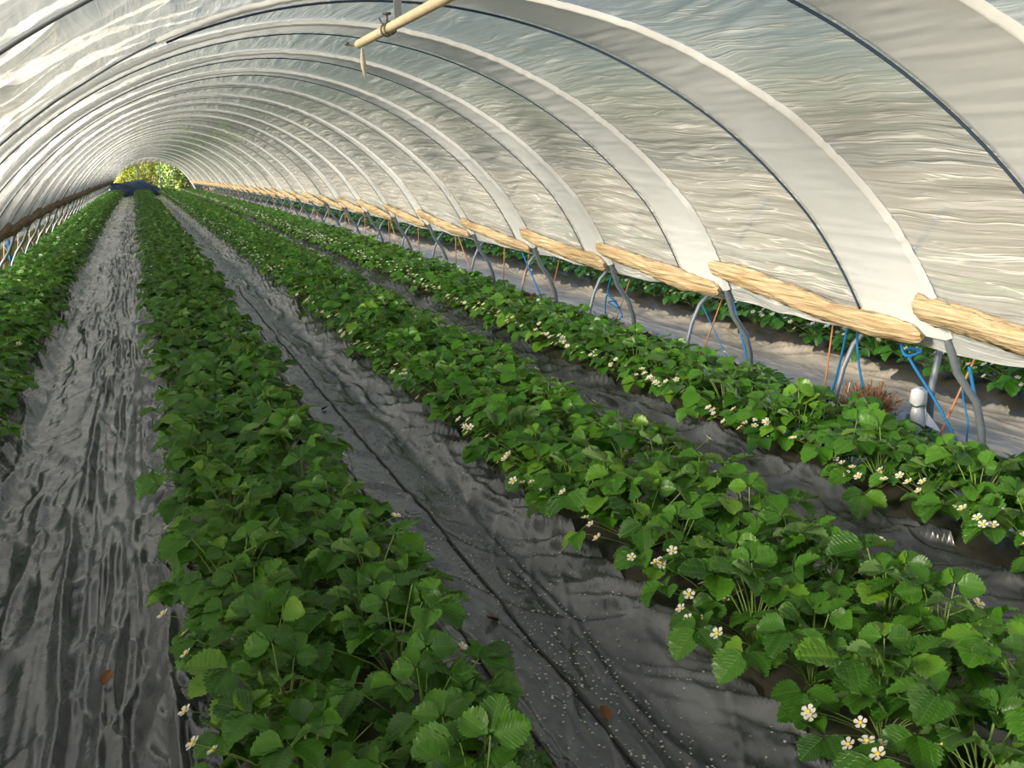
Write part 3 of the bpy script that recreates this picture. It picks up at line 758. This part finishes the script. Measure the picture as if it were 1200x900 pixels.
mb = MB(); mb.tube([(2.60, 3.80, .035), (2.75, 3.76, .035), (3.3, 3.62, .04)], .017, 10); mb.tube([(2.735, 3.765, .035), (2.765, 3.755, .035)], .021, 10)
tag(mb.build('water_pipe', M_PIPE), 'cream plastic pipe lying at the foot of the nearest right leg', 'pipe')
mb = MB(); mb.tube([(2.80, 3.66, .02), (2.95, 3.60, .02), (3.3, 3.46, .02)], .014, 10); mb.tube([(2.79, 3.664, .02), (2.82, 3.652, .02)], .018, 10)
tag(mb.build('water_pipe', M_PIPE), 'second cream pipe lying just in front of the first', 'pipe')

# dry weeds
M_DRY = leaf_mat('dry_weed', (.13, .06, .025), (.27, .13, .05), (.36, .20, .08), 'island', .2, (.24, .12, .05))
M_GRASS = leaf_mat('grass', (.10, .16, .02), (.26, .28, .04), (.38, .34, .08), 'island', .3)
def tuft(name, label, cat, c, r, h, n, mat, seed, group=None, w=.004):
    r_ = np.random.default_rng(seed); V, F = [], []
    for i in range(n):
        a = r_.uniform(0, 6.28); d = r*math.sqrt(r_.uniform(0, 1)); b = np.array([c[0]+.45*d*math.cos(a), c[1]+.45*d*math.sin(a), c[2]+float(drop(c[1]))])
        hh = h*r_.uniform(.45, 1)*(1-.4*(d/r)**2); tp = b+np.array([math.cos(a)*d*.8, math.sin(a)*d*.8, hh])
        md = (b+tp)/2+np.array([0, 0, hh*.12])+r_.normal(size=3)*.018; tp = tp+r_.normal(size=3)*.022
        s = np.array([-math.sin(a+.5), math.cos(a+.5), 0])*w
        k = len(V); V += [b-s, b+s, md+s*.8, md-s*.8, tp+s*.15+r_.normal(size=3)*.004, tp-s*.15]
        F += [(k, k+1, k+2, k+3), (k+3, k+2, k+4, k+5)]
    o = obj(name, mesh_np(name, np.array(V), np.array(F), [mat], False))
    return tag(o, label, cat, group)
tuft('dry_weed', 'bushy brown dry weed below the dangling blue rope end', 'weed', (2.88, 4.76, 0), .15, .27, 650, M_DRY, 1, None, .004)
tuft('dry_weed', 'small reddish dry weed at the second nearest right leg pair', 'weed', (2.72, 6.45, .02), .14, .12, 160, M_DRY, 2)
tuft('dry_weed', 'low dry weed on the bare strip beyond the second nearest right leg', 'weed', (2.80, 5.55, .0), .13, .09, 140, M_DRY, 3)
tuft('dry_weed', 'dry weed around the foot of the third nearest right leg', 'weed', (2.72, 8.15, .02), .16, .20, 200, M_DRY, 4)
tuft('dry_weed', 'orange dry weed between the third and fourth nearest right legs', 'weed', (2.62, 8.9, .04), .2, .14, 220, M_DRY, 5)
tuft('dry_weed', 'dry weed around the foot of the fourth nearest right leg', 'weed', (2.72, 9.9, .02), .18, .16, 200, M_DRY, 6)
tuft('dry_weed', 'dry straw tuft beside the cream pipes at the right edge', 'weed', (2.76, 3.45, .02), .13, .10, 220, M_GRASS, 7)
# weedy strips along both leg lines (uncountable)
def strip_grass(name, label, xa, xb, y0, y1, n, h, mats, seed):
    r_ = np.random.default_rng(seed); 
    Y = y0*(y1/y0)**r_.uniform(0, 1, n); X = r_.uniform(xa, xb, n)
    keep = fbm(X*2, Y*.9, seed) > .40; X, Y = X[keep], Y[keep]; n = len(X)
    a = r_.uniform(0, 6.28, n); hh = h*r_.uniform(.4, 1.2, n); w = .004*(1+Y*.04)
    B = np.stack([X, Y, drop(Y)-.02], -1); S = np.stack([np.cos(a)*w, np.sin(a)*w, 0*a], -1)
    le = np.stack([np.sin(a)*.5*hh+r_.normal(size=n)*.02, -np.cos(a)*.5*hh, hh], -1)
    V = np.stack([B-S, B+S, B+le*.6+S*.7, B+le*.6-S*.7, B+le+S*.1, B+le-S*.1], 1).reshape(-1, 3)
    k = np.arange(n)[:, None]*6
    F = np.concatenate([k+np.array([[0, 1, 2, 3]]), k+np.array([[3, 2, 4, 5]])])
    mi = np.tile(r_.integers(0, len(mats), n), 2)
    return tag(obj(name, mesh_np(name, V, F, mats, False, mat_idx=mi)), label, 'grass', None, 'stuff')
strip_grass('grass_strip', 'yellow green grass and weeds under the left hoop legs', -3.5, -2.66, 6, 66, 15000, .13, [M_GRASS, M_GRASS, M_DRY], 21)
strip_grass('grass_strip', 'sparse dry weeds along the right hoop legs', 2.50, 2.95, 3, 60, 5000, .06, [M_GRASS, M_DRY], 22)

# ------------------------------------------------------------------ overhead pipe with hanger
op = thing('overhead_pipe', 'cream overhead pipe hung under the ridge at the top of the photo', 'pipe', (.04, 5.0, 2.105))
mb = MB(); mb.tube([(0, 0, 0), (0, -.02, 0), (0, -1.5, .005), (0, -4.2, .0)], [.017, .020, .020, .020], 12); mb.build('tube', M_PIPE, op)
mb = MB(); mb.box((.0, -.80, .12), (.03, .012, .22)); mb.build('hanger', M_STEEL, op, False)
M_DKM = simple('dark_clamp', (.10, .09, .07), .5, .4, .5)
cl = MB()
for yy in (-.66, -.60): cl.tube([(.026*math.cos(t), yy, .026*math.sin(t)) for t in np.linspace(0, 6.2832, 13)], .004, 5, False)
cl.tube([(-.03, -.66, .01), (-.03, -.60, .045)], .004, 5); cl.tube([(-.005, -.63, .02), (-.005, -.63, .06)], .005, 6); cl.box((-.005, -.63, .06), (.03, .03, .008))
cl.build('clamp', M_DKM, op)
mb = MB(); mb.tube([(0, .0, -.008), (-.02, .05, .0), (-.03, .09, .01)], [.004, .004, .004], 6); mb.box((-.033, .095, .012), (.018, .014, .016)); mb.build('end_hook', M_DKM, op)
V = []; 
for t in np.linspace(0, 1, 9):
    w = .012*math.sin(math.pi*(t*.9+.07))+.001; zz = -.025-.135*t; yy = -.09+.012*math.sin(3*t)
    V += [(-w+.01*t, yy, zz), (w+.01*t, yy+.004, zz), (w+.01*t, yy+.007, zz), (-w+.01*t, yy+.003, zz)]
mb = MB(); mb.add(np.array(V), [list(q) for q in grid_faces(9, 4, True)]+[(3, 2, 1, 0), (32, 33, 34, 35)])
mb.tube([(0, -.09, -.018), (0, -.09, -.03)], .002, 5)
tg = mb.build('film_scrap', thin_mat('cream_scrap', (.75, .70, .58), .4, .05)); tg.location = (.04, 5.0, 2.105)
tag(tg, 'narrow cream scrap of film dangling from the end of the overhead pipe', 'film scrap')

# ------------------------------------------------------------------ middle path: hoses, petals, dead leaves
M_HOSE = simple('black_hose', (.03, .027, .025), .5, .4, 0, .3, 30)
def hose(label, pts, r):
    ys = np.arange(pts[0][1], pts[-1][1], .06); P = np.array(pts)
    xs = np.interp(ys, P[:, 1], P[:, 0])+.018*(vnoise(ys*1.4, 0*ys, 5)-.5)+.03*(vnoise(ys*.3, 0*ys+3, 5)-.5)
    Q = np.array([(x, y, Z2(x, y)+r*.6) for x, y in zip(xs, ys)])
    Q[1:-1, 2] = (Q[:-2, 2]+Q[1:-1, 2]*2+Q[2:, 2])/4+.002
    mb = MB(); mb.tube(Q, r, 6); return tag(mb.build('drip_hose', M_HOSE), label, 'drip hose')
hose('thin dark drip hose along the middle of the wide path', [(.07, 1.2, 0), (.08, 8, 0), (.06, 13, 0)], .0055)
hose('thin dark drip hose on the wide path close to the bottom-centre row', [(-.14, 1.6, 0), (-.12, 6, 0), (-.15, 10, 0)], .0055)
r_ = np.random.default_rng(5); V, F = [], []
for i in range(900):
    y = 1.3+abs(r_.normal())*1.5+r_.uniform(0, .6); x = np.clip(.20+r_.normal()*.15-.02*y, -.25, .44); z = Z2(x, y)+.004
    a = r_.uniform(0, 6.28); s = r_.uniform(.0025, .0048); k = len(V)
    for q in range(5):
        V.append((x+s*math.cos(a+q*1.257)*(1.3 if q == 0 else 1), y+s*math.sin(a+q*1.257), z+r_.uniform(0, .003)))
    F.append([k, k+1, k+2]); F.append([k, k+2, k+3]); F.append([k, k+3, k+4])
tag(obj('fallen_petals', mesh_np('fallen_petals', np.array(V), np.array(F), [M_PETAL], False)), 'tiny white fallen petals scattered over the wide path', 'petals', None, 'stuff')
M_DEAD = simple('dead_leaf', (.16, .075, .035), .8, .2)
for i, (x, y, lab) in enumerate(((.11, 2.38, 'curled brown dead leaf beside the hose low on the wide path'), (.03, 3.1, 'curled brown dead leaf on the hose further up the wide path'), (-.02, 6.4, 'small dark dead leaf far up the wide path'), (-1.24, 3.05, 'brown dead leaf caught in the crease of the left path'))):
    V, Fq = leaflet_geo(3, .7, -.3, .03, .8, 400+i); V = V*.05
    mb = MB(); mb.add(np.concatenate([V, V-np.array([0, 0, .0015])]), [list(q) for q in Fq]+[list(q[::-1]+len(V)) for q in Fq])
    o = mb.build('dead_leaf', M_DEAD); o.location = (x, y, (Z2(x, y) if x > -.5 else Z1(x, y))+.006); o.rotation_euler = (.2, .1, i*1.9); tag(o, lab, 'dead leaf')

# ------------------------------------------------------------------ far end: tarp, posts, net, shrubs
YE = YEND
g_end = float(drop(YE))
M_TARP = simple('blue_tarp', (.020, .045, .11), .38, .5, 0, .3, 3, .4)
n, m = 60, 22
u = np.linspace(0, 1, n); V = np.zeros((n, m, 3))
for i, uu in enumerate(u):
    x = -2.5+3.3*uu
    hgt = .88*(1-.08*math.sin(uu*9)) if uu < .62 else .88-(uu-.62)/.38*.66
    for j in range(m):
        a = math.pi*j/(m-1)
        rr = 1+.10*(vnoise(uu*14, j*.7, 9)-.5)+.06*math.sin(uu*30+j)
        V[i, j] = (x+.05*math.sin(j), YE-1.0-.45*math.cos(a)*rr, g_end+hgt*math.sin(a)**.6*rr)
o = obj('blue_tarp', mesh_np('blue_tarp', V.reshape(-1, 3), grid_faces(n, m), [M_TARP]))
tag(o, 'dark blue tarpaulin heaped across the far end of the tunnel', 'tarp')
M_GPOST = simple('weathered_green_post', (.16, .21, .20), .6)
for x, lab, r in ((-.82, 'grey green end post rising behind the blue tarp on the left', .05), (.52, 'grey green end post right of the blue tarp', .05), (1.32, 'thin end post at the right side of the net', .03)):
    mb = MB(); zt = float(_az[th_at_z(2.3, 1)]) if False else 2.2
    zt = np.interp(x, _ax, _az)
    mb.tube([(x, YE, g_end-.1), (x, YE, g_end+1.1), (x, YE, g_end+float(zt))], r, 8); mb.tube([(x, YE, g_end), (x, YE, g_end+.04)], r*1.4, 8)
    tag(mb.build('end_post', M_GPOST), lab, 'post')
M_NET = simple('green_net', (.07, .13, .10), .7)
net = thing('windbreak_net', 'green windbreak net between the two right-hand end posts', 'net', (.92, YE+.02, g_end))
for k in range(13):
    x = -.38+k*.76/12; mb = MB(); mb.tube([(x, 0, .05), (x, 0, 1.35)], .008, 5); mb.build('strand', M_NET, net)
for z in (.1, .4, .7, 1.0, 1.3):
    mb = MB(); mb.tube([(-.4, 0, z), (.4, 0, z)], .008, 5); mb.build('strand', M_NET, net)
# gathered end curtain under the crown
x, z, nx, nz, s = arc_pts(1.55, 1.55, 40)
V = []
for i in range(40):
    d = .22*math.sin(math.pi*i/39)+.02+.015*math.sin(i*2.1)
    for j in range(6):
        V.append((x[i]-nx[i]*d*j/5, YE-.1+.03*math.sin(i*1.7+j)+SKEW*0, z[i]-nz[i]*d*j/5+g_end))
o = obj('end_curtain', mesh_np('end_curtain', np.array(V), grid_faces(40, 6), [thin_mat('curtain_film', (.60, .60, .55), .4)])); tag(o, 'pale gathered film curtain under the crown of the far opening', 'curtain')
x, z, nx, nz, s = arc_pts(.02, .02, 70)
mb = MB(); mb.tube(np.stack([x, np.full(70, YE-.05), z+g_end], -1), .05, 8)
tag(mb.build('tunnel_hoop', M_BAND), 'white end hoop framing the far opening', 'tunnel hoop')

M_SHRUB = [leaf_mat('shrub_leaf_yellow', (.10, .16, .015), (.30, .36, .04), (.50, .46, .06), 'island', .45), leaf_mat('shrub_leaf_green', (.04, .10, .012), (.14, .24, .03), (.30, .36, .05), 'island', .4)]
M_BARK = simple('bark', (.10, .075, .05), .9)
def shrub(label, x, y, rx, rz, h0, n, mat, seed):
    r_ = np.random.default_rng(seed)
    t = thing('shrub', label, 'shrub', (x, y, float(drop(min(y, 75)))-.1), 0, 'shrubs beyond the far opening')
    mb = MB(); 
    for k in range(4):
        a = k*1.6+seed; mb.tube([(0.1*math.cos(a), .1*math.sin(a), 0), (.25*rx*math.cos(a), .25*rx*math.sin(a), h0*.6), (.55*rx*math.cos(a), .5*rx*math.sin(a), h0+rz*.3)], [.07, .05, .02], 6)
    mb.build('stem', M_BARK, t)
    D = r_.normal(size=(n, 3)); D /= np.linalg.norm(D, axis=1)[:, None]
    rad = (.55+.45*r_.uniform(0, 1, n)**.5)*(1+.25*np.sin(D[:, 0]*7+seed)*np.cos(D[:, 2]*6))
    P = D*rad[:, None]*np.array([rx, rx*.8, rz])+np.array([0, 0, h0])
    P[:, 2] = np.maximum(P[:, 2], .1)
    A = r_.normal(size=(n, 3)); A /= np.linalg.norm(A, axis=1)[:, None]; B = np.cross(A, r_.normal(size=(n, 3))); B /= np.linalg.norm(B, axis=1)[:, None]
    sz = r_.uniform(.06, .13, n)[:, None]
    V = np.stack([P-A*sz, P-B*sz*.6, P+A*sz, P+B*sz*.6], 1).reshape(-1, 3)
    o = obj('foliage', mesh_np('foliage', V, np.arange(n*4).reshape(n, 4), [mat], False), t); o['kind'] = 'stuff'
shrub('yellow green shrub at the left of the far opening', -2.1, 77, 1.3, 1.9, 1.6, 3000, M_SHRUB[0], 1)
shrub('yellow green shrub between the two end posts', -.1, 79, 1.4, 2.1, 1.7, 3200, M_SHRUB[0], 2)
shrub('green shrub behind the windbreak net', 1.5, 77, 1.1, 1.7, 1.5, 2600, M_SHRUB[1], 3)
shrub('dark green shrub at the right edge of the far opening', 3.1, 78, 1.3, 2.0, 1.6, 2600, M_SHRUB[1], 4)
shrub('tall green shrub behind the left part of the far opening', -3.8, 82, 1.7, 2.6, 2.1, 3000, M_SHRUB[1], 5)
shrub('tall yellow green shrub far behind the middle of the opening', -1.1, 85, 2.2, 2.8, 2.2, 3600, M_SHRUB[0], 6)
shrub('tall green shrub far behind the right part of the opening', 2.6, 86, 2.3, 2.8, 2.2, 3600, M_SHRUB[1], 7)
shrub('broad green shrub far behind the right-hand end wall', 6.0, 86, 2.3, 2.8, 2.2, 3000, M_SHRUB[1], 8)
